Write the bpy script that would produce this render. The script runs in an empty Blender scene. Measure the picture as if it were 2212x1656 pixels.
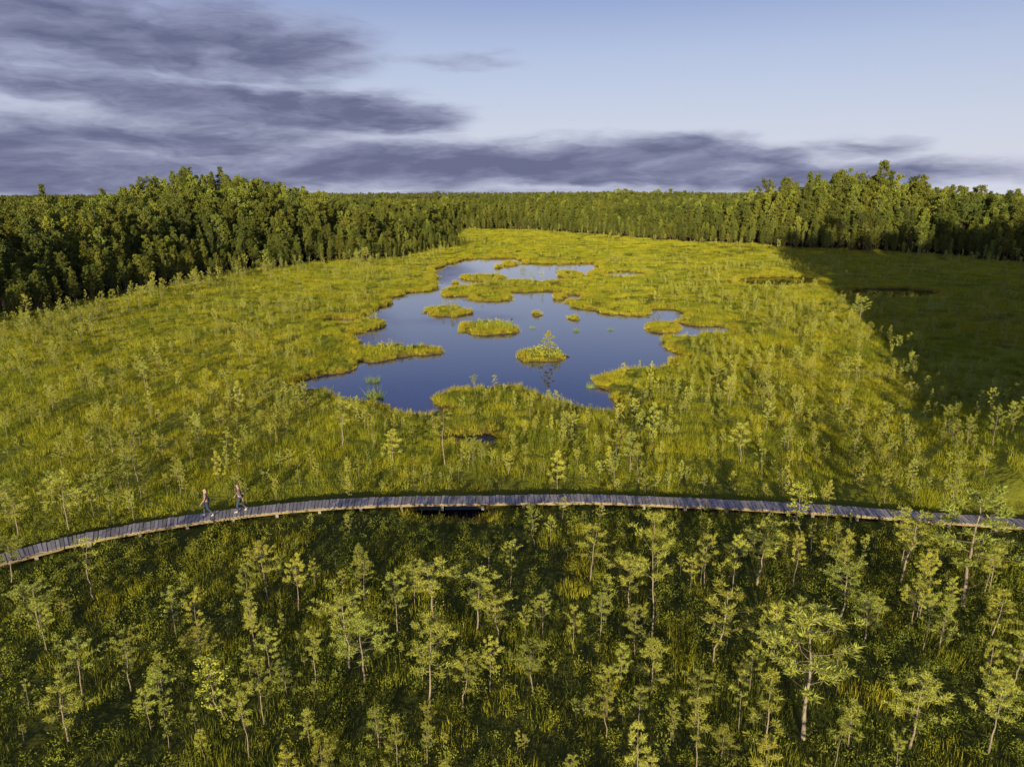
import bpy, math, random
import numpy as np
from mathutils import Vector, Matrix
random.seed(7); rng=np.random.default_rng(7)
SC=bpy.context.scene; COL=SC.collection
SX=1024/2212; SY=766/1656
CH=18.0; F=683.0; PIT=math.radians(15.27); c=math.cos(PIT); s=math.sin(PIT)
SUN_EL=math.radians(10.7); SUN_AZ=math.radians(10.0)   # direction the light travels: az from +Y to +X
def P(X,Y,z=0.0):
    px=X*SX-512; up=383-Y*SY
    dy=F*c+up*s; dz=-F*s+up*c
    t=(z-CH)/dz
    return (px*t,dy*t)
def proj(x,y,z):
    d=y*c-(z-CH)*s; u=y*s+(z-CH)*c
    return (F*x/d+512)/SX,(383-F*u/d)/SY,d
def hash2(ix,iy,sd):
    v=np.sin(ix*127.1+iy*311.7+sd*74.7)*43758.5453
    return v-np.floor(v)
def vn(x,y,sd=0):
    ix=np.floor(x);iy=np.floor(y);fx=x-ix;fy=y-iy
    fx=fx*fx*(3-2*fx);fy=fy*fy*(3-2*fy)
    a=hash2(ix,iy,sd);b=hash2(ix+1,iy,sd);d=hash2(ix,iy+1,sd);e=hash2(ix+1,iy+1,sd)
    return (a*(1-fx)+b*fx)*(1-fy)+(d*(1-fx)+e*fx)*fy
def fbm(x,y,sd=0,o=3):
    t=0;a=.5;w=0
    for i in range(o):
        t=t+a*vn(x*2**i,y*2**i,sd+i*3);w+=a;a*=.5
    return t/w
def sst(a,b,x):
    t=np.clip((x-a)/(b-a),0,1);return t*t*(3-2*t)
def tag(o,label=None,cat=None,group=None,kind=None):
    if label:o['label']=label
    if cat:o['category']=cat
    if group:o['group']=group
    if kind:o['kind']=kind
    return o
# ------------------------------------------------------------ node helpers
def newmat(name):
    m=bpy.data.materials.new(name);m.use_nodes=True
    nt=m.node_tree;nt.nodes.clear();return m,nt
def N(nt,t,**kw):
    n=nt.nodes.new(t)
    for k,v in kw.items():setattr(n,k,v)
    return n
def lk(nt,a,b):nt.links.new(a,b)
def M(nt,op,a,b=None,cc=None,clamp=False):
    n=N(nt,'ShaderNodeMath',operation=op);n.use_clamp=clamp
    for i,v in enumerate((a,b,cc)):
        if v is None:continue
        if isinstance(v,(int,float)):n.inputs[i].default_value=v
        else:lk(nt,v,n.inputs[i])
    return n.outputs[0]
def mixc(nt,f,a,b,mode='MIX'):
    n=N(nt,'ShaderNodeMix',data_type='RGBA',blend_type=mode)
    for i,v in ((0,f),(6,a),(7,b)):
        if isinstance(v,(int,float)):n.inputs[i].default_value=v
        elif isinstance(v,tuple):n.inputs[i].default_value=(*v,1) if len(v)==3 else v
        else:lk(nt,v,n.inputs[i])
    return n.outputs[2]
def noise(nt,vec,scale,detail=3,rough=.55):
    n=N(nt,'ShaderNodeTexNoise');n.inputs['Scale'].default_value=scale
    n.inputs['Detail'].default_value=detail;n.inputs['Roughness'].default_value=rough
    if vec is not None:lk(nt,vec,n.inputs['Vector'])
    return n.outputs[0]
def mr(nt,v,a,b,c0=0.,d=1.):
    n=N(nt,'ShaderNodeMapRange');n.inputs[1].default_value=a;n.inputs[2].default_value=b
    n.inputs[3].default_value=c0;n.inputs[4].default_value=d;lk(nt,v,n.inputs[0]);return n.outputs[0]
def foliage(name,A,B,Cc,scale=.05,trans=0.,var=.5,dark=None):
    m,nt=newmat(name);geo=N(nt,'ShaderNodeNewGeometry');oi=N(nt,'ShaderNodeObjectInfo')
    n1=mr(nt,noise(nt,geo.outputs['Position'],scale,1),.3,.7)
    r=oi.outputs['Random']
    col=mixc(nt,n1,A,B)
    col=mixc(nt,M(nt,'MULTIPLY',r,.7),col,Cc)
    if dark:
        n2=mr(nt,noise(nt,geo.outputs['Position'],.16,2),.47,.66);col=mixc(nt,M(nt,'MULTIPLY',n2,.75),col,dark)
    v=M(nt,'MULTIPLY_ADD',M(nt,'FRACT',M(nt,'MULTIPLY',r,7.31)),var,1-var*.5)
    v=M(nt,'MULTIPLY',v,M(nt,'MULTIPLY_ADD',geo.outputs['Random Per Island'],.5,.75))
    vc=N(nt,'ShaderNodeCombineColor');[lk(nt,v,vc.inputs[i]) for i in range(3)]
    col=mixc(nt,1.0,col,vc.outputs[0],'MULTIPLY')
    d=N(nt,'ShaderNodeBsdfDiffuse');lk(nt,col,d.inputs[0]);out=d.outputs[0]
    if trans:
        t=N(nt,'ShaderNodeBsdfTranslucent');lk(nt,col,t.inputs[0])
        mx=N(nt,'ShaderNodeMixShader');mx.inputs[0].default_value=trans;lk(nt,d.outputs[0],mx.inputs[1]);lk(nt,t.outputs[0],mx.inputs[2]);out=mx.outputs[0]
    o=N(nt,'ShaderNodeOutputMaterial');lk(nt,out,o.inputs[0]);return m
def simple(name,A,B,scale=6.,rough=.85,island=False,stretch=None):
    m,nt=newmat(name);tc=N(nt,'ShaderNodeTexCoord');vec=tc.outputs['Object']
    if stretch:
        mp=N(nt,'ShaderNodeMapping');mp.inputs['Scale'].default_value=stretch;lk(nt,vec,mp.inputs[0]);vec=mp.outputs[0]
    f=mr(nt,noise(nt,vec,scale,3),.3,.7)
    if island:
        g=N(nt,'ShaderNodeNewGeometry');f=M(nt,'MULTIPLY_ADD',f,.35,M(nt,'MULTIPLY',g.outputs['Random Per Island'],.65))
    b=N(nt,'ShaderNodeBsdfPrincipled');b.inputs['Roughness'].default_value=rough;b.inputs['Specular IOR Level'].default_value=.2
    lk(nt,mixc(nt,f,A,B),b.inputs[0])
    o=N(nt,'ShaderNodeOutputMaterial');lk(nt,b.outputs[0],o.inputs[0]);return m
MT={}
MT['needle']=foliage('bog_pine_needles',(.48,.47,.08),(.56,.50,.08),(.34,.40,.085),.08)
MT['bogleaf']=foliage('birch_sapling_leaves',(.40,.42,.065),(.45,.44,.065),(.33,.38,.07),.1)
MT['bark']=simple('bog_pine_bark',(.24,.185,.13),(.46,.37,.27),9,stretch=(1,1,.3))
MT['fneedle']=foliage('forest_pine_needles',(.165,.19,.036),(.24,.23,.036),(.1,.135,.04),.03)
MT['fleaf']=foliage('birch_leaves',(.25,.28,.043),(.31,.30,.043),(.19,.24,.043),.03)
MT['fbark']=simple('forest_pine_bark',(.11,.075,.05),(.2,.13,.08),3,stretch=(1,1,.3))
MT['bbark']=simple('birch_bark',(.2,.18,.15),(.42,.4,.36),3)
MT['grass']=foliage('bog_sedge',(.42,.41,.028),(.59,.485,.032),(.30,.33,.03),.045,dark=(.175,.22,.026))
MT['shaded_grass']=foliage('shaded_heath_sedge',(.15,.175,.022),(.23,.21,.024),(.105,.13,.02),.09)  # darker copy of the sedge, foreground tree shade put into its colour
MT['gold']=foliage('shore_sedge',(.46,.41,.035),(.42,.43,.04),(.48,.34,.038),.08)
MT['shrub']=foliage('bog_heath_leaves',(.21,.24,.033),(.33,.31,.036),(.125,.155,.027),.07)
MT['bush']=foliage('island_shrub_leaves',(.40,.42,.07),(.45,.43,.06),(.34,.38,.07),.2)
MT['reed']=foliage('reed_blades',(.30,.40,.05),(.36,.42,.05),(.26,.35,.05),.2)
MT['plank']=simple('weathered_planks',(.2,.17,.14),(.54,.47,.39),5,island=True)
MT['beam']=simple('pale_timber',(.34,.25,.13),(.46,.35,.2),4,stretch=(.3,.3,3))
MT['skin']=simple('skin',(.5,.32,.23),(.56,.37,.27),8,.5)
MT['shoe']=simple('white_canvas',(.6,.58,.55),(.7,.68,.66),10)
MT['jeans']=simple('blue_denim',(.045,.06,.105),(.08,.1,.16),12)
MT['blond']=simple('straw_hair',(.5,.36,.14),(.62,.46,.2),25)
MT['brown']=simple('brown_hair',(.2,.1,.05),(.28,.15,.08),25)
MT['eye']=simple('eye',(.03,.02,.02),(.04,.03,.02),5,.3)
def plaid(name,A,B,Dk,scale=9):
    m,nt=newmat(name);tc=N(nt,'ShaderNodeTexCoord');sp=N(nt,'ShaderNodeSeparateXYZ');lk(nt,tc.outputs['Object'],sp.inputs[0])
    def st(o):return M(nt,'GREATER_THAN',M(nt,'SINE',M(nt,'MULTIPLY',o,scale*6.28)),.1)
    a=st(sp.outputs[2]);b=st(M(nt,'ADD',sp.outputs[0],sp.outputs[1]))
    col=mixc(nt,M(nt,'MULTIPLY',M(nt,'ADD',a,b),.5),A,B);col=mixc(nt,M(nt,'MULTIPLY',a,b),col,Dk)
    p=N(nt,'ShaderNodeBsdfPrincipled');p.inputs['Roughness'].default_value=.9;lk(nt,col,p.inputs[0])
    o=N(nt,'ShaderNodeOutputMaterial');lk(nt,p.outputs[0],o.inputs[0]);return m
MT['plaid_red']=plaid('pink_plaid',(.5,.38,.35),(.34,.15,.14),(.2,.07,.07))
MT['plaid_dark']=plaid('dark_plaid',(.3,.22,.2),(.09,.06,.06),(.03,.025,.03))
# ------------------------------------------------------------ mesh builder
class G:
    def __init__(S):S.v=[];S.f=[];S.bl=[]
    def tube(S,pts,rad,n=5,cap=True):
        k0=len(S.v);ref=Vector((1,.3,.1))
        for i,p in enumerate(pts):
            d=(pts[min(i+1,len(pts)-1)]-pts[max(i-1,0)])
            if d.length<1e-6:d=Vector((0,0,1))
            d.normalize();a=d.cross(ref)
            if a.length<.1:a=d.cross(Vector((0,1,0)))
            a.normalize();b=d.cross(a)
            for j in range(n):
                th=2*math.pi*j/n;S.v.append(tuple(p+(a*math.cos(th)+b*math.sin(th))*rad[i]))
        for i in range(len(pts)-1):
            for j in range(n):
                S.f.append((k0+i*n+j,k0+i*n+(j+1)%n,k0+(i+1)*n+(j+1)%n,k0+(i+1)*n+j))
        if cap:
            S.f.append(tuple(k0+(len(pts)-1)*n+j for j in range(n)))
    def blades(S,p,d,l,w,rg,tri=False):
        n=len(p);d=d/np.linalg.norm(d,axis=1,keepdims=True)
        q=rg.normal(size=(n,3));sd=np.cross(d,q);sd/=np.linalg.norm(sd,axis=1,keepdims=True)+1e-9
        l=np.broadcast_to(l,(n,))[:,None];w=np.broadcast_to(w,(n,))[:,None]
        if tri:V=np.stack([p-sd*w/2,p+sd*w/2,p+d*l],1)
        else:V=np.stack([p,p+d*l*.5+sd*w/2,p+d*l,p+d*l*.5-sd*w/2],1)
        k=V.shape[1];k0=len(S.v);S.v.extend(map(tuple,V.reshape(-1,3)))
        S.f.extend(tuple(range(k0+i*k,k0+i*k+k)) for i in range(n))
    def box(S,ctr,ax,ay,az):
        k=len(S.v)
        for sx in(-1,1):
            for sy in(-1,1):
                for sz in(-1,1):S.v.append(tuple(ctr+ax*sx+ay*sy+az*sz))
        for f in((0,1,3,2),(4,6,7,5),(0,4,5,1),(2,3,7,6),(0,2,6,4),(1,5,7,3)):S.f.append(tuple(k+i for i in f))
    def mesh(S,name,mat,smooth=False):
        me=bpy.data.meshes.new(name);me.from_pydata(S.v,[],S.f);me.materials.append(mat);me.update()
        if smooth:me.polygons.foreach_set('use_smooth',[True]*len(me.polygons))
        return me
def joined(name,parts):
    v=[];f=[];mi=[];me=bpy.data.meshes.new(name)
    for k,(g,mat) in enumerate(parts):
        o=len(v);v+=g.v;f+=[tuple(i+o for i in q) for q in g.f];mi+=[k]*len(g.f);me.materials.append(mat)
    me.from_pydata(v,[],f);me.polygons.foreach_set('material_index',mi);me.update();return me
def PROF(kind,r):
    if kind=='round':return .35+.65*math.sin(math.pi*min(1,.22+.74*r))
    if kind=='cone':return .12+.95*(1-r)**.85
    if kind=='flat':return (.35+.8*r) if r<.7 else .91-.9*(r-.7)
    if kind=='oval':return .2+.8*math.sin(math.pi*(.08+.86*r))
def make_tree(seed,H,spread,start,nb,tw,npc,nl,nw,tr,prof='round',lean=.02,up=.2,dead=4,crook=.008,leafy=False,spr=.16):
    r=random.Random(seed);rg=np.random.default_rng(seed);T=G();K=G()
    n=9;pts=[];x=y=0.;la=r.uniform(0,6.28)
    for i in range(n):
        pts.append(Vector((x,y,H*.97*i/(n-1)-(.15*H/15+.1 if i==0 else 0))))
        x+=r.gauss(0,crook*H)+lean*H/n*math.cos(la);y+=r.gauss(0,crook*H)+lean*H/n*math.sin(la)
    T.tube(pts,[tr*(1.25 if i==0 else 1-.82*i/(n-1)) for i in range(n)],6)
    def at(t):
        q=min(max(t,0),.999)*(n-1);i=int(q);return pts[i].lerp(pts[i+1],q-i)
    cl=[]
    for i in range(dead):
        t=r.uniform(.25*start,start);a=r.uniform(0,6.28);L=spread*H*r.uniform(.2,.6)
        d=Vector((math.cos(a),math.sin(a),r.uniform(-.1,.4)));b=at(t)
        T.tube([b,b+d*L*.5,b+d*L+Vector((0,0,.1*L))],[tr*.18,tr*.12,tr*.05],3)
    for i in range(nb):
        t=start+(1-start)*min(.995,(i+r.random()*.9)/nb);rel=(t-start)/(1-start)
        a=i*2.399+r.uniform(-.6,.6);L=spread*H*PROF(prof,rel)*r.uniform(.5,1.25)
        el=up+.55*rel+r.gauss(0,.12);d=Vector((math.cos(a)*math.cos(el),math.sin(a)*math.cos(el),math.sin(el)))
        b=at(t);bp=[b+d*(L*k/3)+Vector((r.gauss(0,.05*L),r.gauss(0,.05*L),.2*L*(k/3)**2)) if k else b for k in range(4)]
        T.tube(bp,[tr*.3*(1-.7*rel),tr*.22*(1-.6*rel),tr*.15*(1-.6*rel),tr*.06],4)
        for j in range(tw):
            u=r.uniform(.35,1.)*3;k=min(2,int(u));q=bp[k].lerp(bp[k+1],u-k)
            sa=a+r.choice((-1,1))*r.uniform(.4,1.2);l2=L*.42*r.uniform(.6,1.1)
            e=q+Vector((math.cos(sa),math.sin(sa),r.uniform(.15,.6)))*l2
            T.tube([q,e],[tr*.1,tr*.04],3,False);cl.append((e,d));cl.append((q.lerp(e,.55),d))
        cl.append((bp[3],d));cl.append((bp[2].lerp(bp[3],.5),d))
    for k in range(4):cl.append((at(.94+.015*k)+Vector((r.gauss(0,.02*H),r.gauss(0,.02*H),.02*H)),Vector((0,0,1))))
    cs=np.array([p for p,_ in cl]);ds=np.array([q for _,q in cl]);m=len(cs)
    keep=rg.random(m)<.9;cs=cs[keep];ds=ds[keep];m=len(cs)
    cs=np.repeat(cs,npc,0);ds=np.repeat(ds,npc,0);k=len(cs)
    pos=cs+rg.normal(size=(k,3))*nl*spr*(2.6 if leafy else 1)
    dr=rg.normal(size=(k,3))*.8+ds*.5+np.array([0,0,.5])
    K.blades(pos,dr,nl*rg.uniform(.6,1.25,k),nw*rg.uniform(.7,1.3,k),rg)
    v=np.array(K.v);wd=float(np.percentile(np.hypot(v[:,0]-v[:,0].mean(),v[:,1]-v[:,1].mean()),95))*2
    return dict(T=T,K=K,H=float(v[:,2].max()),W=wd)
def proto(name,tr,mb,ml):
    tr['trunk']=tr['T'].mesh(name+'_trunk',mb,True);tr['crown']=tr['K'].mesh(name+'_crown',ml)
    tr['obj']=bpy.data.objects.new(name+'_source',joined(name+'_whole',[(tr['T'],mb),(tr['K'],ml)]));return tr
BOG={}
def bog(style,seeds,**kw):
    mb,ml=MT['bark'],(MT['bogleaf'] if style=='birch' else MT['needle'])
    BOG[style]=[proto('bog_pine',make_tree(sd,4.,**kw),mb,ml) for sd in seeds]
bog('round',(1,2,3,18,19),spread=.2,start=.45,nb=19,tw=3,npc=26,nl=.15,nw=.0195,tr=.04,prof='round',crook=.006,spr=.14)
bog('flat',(4,5,6,20),spread=.25,start=.54,nb=16,tw=4,npc=24,nl=.15,nw=.0195,tr=.04,prof='flat',crook=.008,lean=.04,dead=7,spr=.14)
bog('sparse',(7,8,9),spread=.165,start=.42,nb=14,tw=2,npc=25,nl=.15,nw=.0185,tr=.03,prof='round',crook=.008,dead=5,spr=.14)
bog('bushy',(10,11,12,13),spread=.2,start=.18,nb=19,tw=2,npc=24,nl=.19,nw=.025,tr=.036,prof='cone',crook=.006,dead=1)
bog('birch',(14,15),spread=.14,start=.25,nb=22,tw=2,npc=9,nl=.1,nw=.055,tr=.03,prof='oval',up=.6,crook=.012,leafy=True,dead=1)
bog('bare',(16,17),spread=.12,start=.5,nb=9,tw=2,npc=10,nl=.16,nw=.02,tr=.03,prof='round',crook=.01,dead=14)
FOR={}
FOR['pine']=[proto('forest_pine',make_tree(30+i,13.,.135+.012*(i%3),(.2,.25,.35)[i%3],38,3,11,.4,.13,.14,('cone','cone','round')[i%3],up=.12,dead=4,spr=.3),MT['fbark'],MT['fneedle']) for i in range(6)]
FOR['birch']=[proto('birch_tree',make_tree(40+i,13.,.15,.24,34,3,8,.32,.22,.11,'oval',up=.5,leafy=True,dead=3),MT['bbark'],MT['fleaf']) for i in range(4)]
def tuft(seed,n,R,h0,h1,w,lean=.35):
    rg=np.random.default_rng(seed);g=G();a=rg.uniform(0,6.28,n);q=R*np.sqrt(rg.random(n))
    p=np.stack([q*np.cos(a),q*np.sin(a),np.full(n,-.06)],1)
    d=np.stack([np.cos(a)*lean*rg.random(n),np.sin(a)*lean*rg.random(n),np.ones(n)],1)+rg.normal(size=(n,3))*.2
    cl=.5+1.*vn(p[:,0]*3+seed,p[:,1]*3,seed)
    g.blades(p,d,rg.uniform(h0,h1,n)*cl,w*rg.uniform(.6,1.3,n),rg,True);return g
def dome(seed,n,R,h,l,w):
    rg=np.random.default_rng(seed);g=G();u=rg.normal(size=(n,3));u/=np.linalg.norm(u,axis=1,keepdims=True);u[:,2]=abs(u[:,2])
    rr=rg.uniform(.35,1,n)[:,None]*(1+.35*np.sin(u[:,:1]*5+seed)*np.cos(u[:,1:2]*4))
    p=u*rr*np.array([R,R,h]);g.blades(p,u+rg.normal(size=(n,3))*.8,l*rg.uniform(.6,1.3,n),w*rg.uniform(.6,1.3,n),rg);return g
def pobj(name,g,mat):return bpy.data.objects.new(name+'_source',g.mesh(name,mat))
TUFT=[pobj('sedge_patch',tuft(50+i,240,.85,.12,.42,.02,.2),MT['grass']) for i in range(5)]
DTUF=[pobj('shaded_heath_patch',tuft(150+i,200,.85,.1,.28,.019,.25),MT['shaded_grass']) for i in range(4)]
GOLD=[pobj('shore_tuft',tuft(60+i,60,.42,.25,.65,.03,.3),MT['gold']) for i in range(4)]
SHR=[pobj('heath_shrub',dome(70+i,95,.3,.56,.085,.038),MT['shrub']) for i in range(4)]
# ------------------------------------------------------------ lake field
def ell(cx,cy,rx,ry,n=22,j=.12,sd=1):
    r=random.Random(sd*31+int(cx));return [(cx+rx*math.cos(6.2832*k/n)*(1+r.uniform(-j,j)),cy+ry*math.sin(6.2832*k/n)*(1+r.uniform(-j,j))) for k in range(n)]
LAKE=[(632,832),(690,816),(735,807),(768,794),(775,780),(768,745),(768,722),(795,713),(838,706),(825,694),(792,682),(805,672),(845,657),(850,640),(885,632),(930,629),(945,616),(938,602),(935,588),(952,577),(972,567),(1010,561),(1060,558),(1115,557),(1130,569),(1200,570),(1285,568),(1292,580),(1280,593),(1275,640),(1235,652),(1242,664),(1295,674),(1345,682),(1400,686),(1412,670),(1455,669),(1475,682),(1478,702),(1572,705),(1570,721),(1500,726),(1440,730),(1436,744),(1462,758),(1466,772),(1440,788),(1380,798),(1330,804),(1292,819),(1285,836),(1310,850),(1332,866),(1330,888),(1240,884),(1195,870),(1150,846),(1110,838),(1040,838),(985,846),(948,862),(968,878),(985,888),(920,898),(860,898),(800,880),(755,862),(700,846)]
POOLS=[ell(1022,952,55,13),ell(968,1112,75,14),ell(1680,609,95,11),ell(1915,636,110,12),ell(730,694,38,6),ell(1350,593,45,7)]
ISL=[ell(1053,710,66,14),ell(1172,771,47,11),[(750,765),(770,756),(820,748),(900,750),(958,755),(955,764),(900,770),(840,777),(785,784),(755,785)],ell(968,674,45,10),ell(925,670,9,5),ell(1063,643,53,9),
 [(950,636),(975,622),(1050,614),(1110,608),(1190,611),(1240,606),(1310,598),(1320,640),(1240,637),(1190,629),(1120,631),(1010,640),(960,641)],ell(1043,601,47,6),ell(1100,571,16,4),ell(1230,594,30,6),ell(1435,710,43,11),ell(1520,696,60,7),ell(1160,680,10,3),ell(1240,689,9,3),ell(1205,643,14,5),ell(812,702,20,5),
 ell(1105,690,6,2),ell(1075,577,10,2.5),ell(985,612,9,3),ell(1290,655,16,4)]
def gp(poly):return np.array([P(X,Y) for X,Y in poly])
def psd(px,py,poly):
    d2=np.full(px.shape,1e18);ins=np.zeros(px.shape,bool);n=len(poly)
    for i in range(n):
        ax,ay=poly[i];bx,by=poly[(i+1)%n];ex,ey=bx-ax,by-ay
        wx=px-ax;wy=py-ay;t=np.clip((wx*ex+wy*ey)/(ex*ex+ey*ey+1e-12),0,1)
        d2=np.minimum(d2,(wx-ex*t)**2+(wy-ey*t)**2)
        if ay!=by:
            cr=((ay>py)!=(by>py))&(px<(bx-ax)*(py-ay)/(by-ay)+ax);ins^=cr
    d=np.sqrt(d2);return np.where(ins,-d,d)
RX0,RX1,RY0,RY1,RS=-42.,100.,32.,216.,.5
gx=np.arange(RX0,RX1+.01,RS);gy=np.arange(RY0,RY1+.01,RS);QX,QY=np.meshgrid(gx,gy)
D=psd(QX,QY,gp(LAKE))
wob=(fbm(QX*.45,QY*.25,5,4)-.5)*(2.4+QY*.02)
D=D+wob
for p in POOLS:D=np.minimum(D,psd(QX,QY,gp(p))+(fbm(QX*.6,QY*.4,15,3)-.5)*1.2)
for p in ISL:
    e=psd(QX,QY,gp(p))+(fbm(QX*.7,QY*.45,9,3)-.5)*2.4;D=np.maximum(D,-e)
def shore(x,y):
    x=np.asarray(x,float);y=np.asarray(y,float)
    u=np.clip((x-RX0)/RS,0,len(gx)-1.001);v=np.clip((y-RY0)/RS,0,len(gy)-1.001)
    i=u.astype(int);j=v.astype(int);fx=u-i;fy=v-j
    d=(D[j,i]*(1-fx)+D[j,i+1]*fx)*(1-fy)+(D[j+1,i]*(1-fx)+D[j+1,i+1]*fx)*fy
    out=(x<RX0)|(x>RX1)|(y<RY0)|(y>RY1)
    return np.where(out,np.maximum(d,5.),d)
BOGP=np.array([(-88,30),(-78,80),(-74,97),(-70,138),(-66,168),(-50,190),(-35,206),(-27,232),(-16,256),(-22,275),(-30,330),(-30,400),(11,378),(42,332),(70,268),(89,224),(123,207),(138,186),(165,165),(150,115),(88,70),(48,44),(35,20),(28,-30),(26,-76),(-60,-78),(-120,-60)],float)
def bogsd(x,y):return psd(np.asarray(x,float),np.asarray(y,float),BOGP)   # negative on the open mire
def ga(x,y,cx,cy,sx,sy):return np.exp(-.5*(((x-cx)/sx)**2+((y-cy)/sy)**2))
def terr(x,y):
    h=11.*ga(x,y,-104,252,20,30)+25*sst(26,52,x)*(1-sst(30,57,y))*sst(-110,-50,y)*(1-sst(150,260,x))+3.*ga(x,y,130,245,45,25)  # second term: unseen hill at right, added so its trees shade farther
    h=h+17*ga(x,y,150,2600,900,350)+12*ga(x,y,-1300,2900,700,400)+10*ga(x,y,1500,2700,800,400)+22*ga(x,y,300,5200,2600,700)
    h=h+5*ga(x,y,90,520,60,60)
    return h
# ------------------------------------------------------------ boardwalk path
BW=[(-260,1285),(-120,1240),(0,1207),(100,1180),(200,1157),(350,1130),(450,1115),(550,1102),(700,1088),(850,1081),(1000,1079),(1150,1077),(1250,1075),(1350,1078),(1500,1084),(1650,1091),(1800,1100),(1950,1111),(2050,1118),(2212,1130),(2400,1147),(2600,1170)]
DZ=.55
ctl=[Vector((*P(X,Y,DZ),DZ)) for X,Y in BW];path=[]
for i in range(1,len(ctl)-2):
    p0,p1,p2,p3=ctl[i-1:i+3]
    for k in range(60):
        t=k/60;path.append(.5*((2*p1)+(p2-p0)*t+(2*p0-5*p1+4*p2-p3)*t*t+(3*p1-p0-3*p2+p3)*t**3))
cum=[0]
for a,b in zip(path,path[1:]):cum.append(cum[-1]+(b-a).length)
def pat(d):
    i=min(len(path)-2,max(0,int(np.searchsorted(cum,d))-1));t=(d-cum[i])/(cum[i+1]-cum[i]+1e-9)
    p=path[i].lerp(path[i+1],t);T=(path[min(i+3,len(path)-1)]-path[max(i-3,0)]);T.z=0;return p,T.normalized()
TOT=cum[-1];PA=np.array([(p.x,p.y) for p in path[::4]])
def bwd(x,y):
    x=np.asarray(x,float);y=np.asarray(y,float);o=np.full(x.shape,99.);k=(y>20)&(y<50)&(abs(x)<60)
    xx=x[k];yy=y[k];q=np.full(xx.shape,1e9)
    for a in PA:q=np.minimum(q,(xx-a[0])**2+(yy-a[1])**2)
    o[k]=np.sqrt(q);return o
BY=lambda x:np.interp(x,PA[:,0],PA[:,1])
def gz(x,y):
    x=np.asarray(x,float);y=np.asarray(y,float)
    hl=.36+.3*(fbm(x*.22,y*.22,2,3)-.5)+terr(x,y)
    b=1-sst(1.2,4.,np.abs(y-BY(x)));b=b*(np.abs(x)<60);hl=hl*(1-b)+.2*b
    return -.7+(hl+.7)*sst(-1.1,.9,shore(x,y))
# ground sheet
def geo(a,b,k):return a*(b/a)**(np.arange(1,k+1)/k)
xs=np.concatenate([RX0-geo(2,9000,60)[::-1],gx,RX1+geo(2,9000,60)])
ys=np.concatenate([RY0-geo(1,400,55)[::-1],gy,RY1+geo(2,9000,80)])
XX,YY=np.meshgrid(xs,ys);ZZ=gz(XX,YY)
nx,ny=len(xs),len(ys);me=bpy.data.meshes.new('ground');me.vertices.add(nx*ny)
me.vertices.foreach_set('co',np.stack([XX,YY,ZZ],-1).ravel())
ii,jj=np.meshgrid(np.arange(nx-1),np.arange(ny-1));b=(jj*nx+ii).ravel()
q=np.stack([b,b+1,b+nx+1,b+nx],1);me.loops.add(q.size);me.loops.foreach_set('vertex_index',q.ravel());me.polygons.add(len(q))
me.polygons.foreach_set('loop_start',np.arange(len(q))*4);me.polygons.foreach_set('loop_total',np.full(len(q),4));me.update(calc_edges=True)
me.polygons.foreach_set('use_smooth',[True]*len(q))
def heath_shade(x,y):return 1-sst(-4,5,y-BY(x)+6*(fbm(x*.12,y*.12,77,3)-.5)-1)  # near side of the boardwalk: heath undergrowth with painted tree shade
at=me.attributes.new('shore','FLOAT','POINT');at.data.foreach_set('value',np.clip(shore(XX,YY),-3,6).ravel())
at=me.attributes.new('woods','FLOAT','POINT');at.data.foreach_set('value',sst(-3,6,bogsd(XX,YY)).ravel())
at=me.attributes.new('heath','FLOAT','POINT');at.data.foreach_set('value',heath_shade(XX,YY).ravel())
m,nt=newmat('mire_ground');g=N(nt,'ShaderNodeNewGeometry');pos=g.outputs['Position']
n1=mr(nt,noise(nt,pos,.05,3),.35,.65);n2=mr(nt,noise(nt,pos,.6,3),.3,.7);n3=mr(nt,noise(nt,pos,3.,2),.3,.7)
col=mixc(nt,n1,(.24,.27,.024),(.37,.32,.028));col=mixc(nt,M(nt,'MULTIPLY',n2,.65),col,(.11,.14,.02));col=mixc(nt,M(nt,'MULTIPLY',n3,.35),col,(.34,.28,.04))
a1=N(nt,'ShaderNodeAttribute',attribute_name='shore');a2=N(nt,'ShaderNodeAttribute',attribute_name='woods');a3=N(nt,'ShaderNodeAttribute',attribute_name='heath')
col=mixc(nt,M(nt,'MULTIPLY',a3.outputs['Fac'],.92),col,mixc(nt,n2,(.04,.05,.013),(.09,.092,.018)))  # foreground ground darkened: heath tone plus shade painted into the colour
col=mixc(nt,mr(nt,a1.outputs['Fac'],1.,.3),col,(.2,.15,.03));col=mixc(nt,mr(nt,a1.outputs['Fac'],.2,-.3),col,(.02,.014,.01))
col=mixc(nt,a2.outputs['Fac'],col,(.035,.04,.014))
bs=N(nt,'ShaderNodeBsdfDiffuse');lk(nt,col,bs.inputs[0])
bp=N(nt,'ShaderNodeBump');bp.inputs['Strength'].default_value=.8;bp.inputs['Distance'].default_value=.3;lk(nt,noise(nt,pos,1.5,3),bp.inputs['Height']);lk(nt,bp.outputs[0],bs.inputs['Normal'])
o=N(nt,'ShaderNodeOutputMaterial');lk(nt,bs.outputs[0],o.inputs[0]);me.materials.append(m)
gr=bpy.data.objects.new('ground',me);COL.objects.link(gr);tag(gr,'mossy yellow-green mire ground reaching to the forest','ground',kind='structure')
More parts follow.
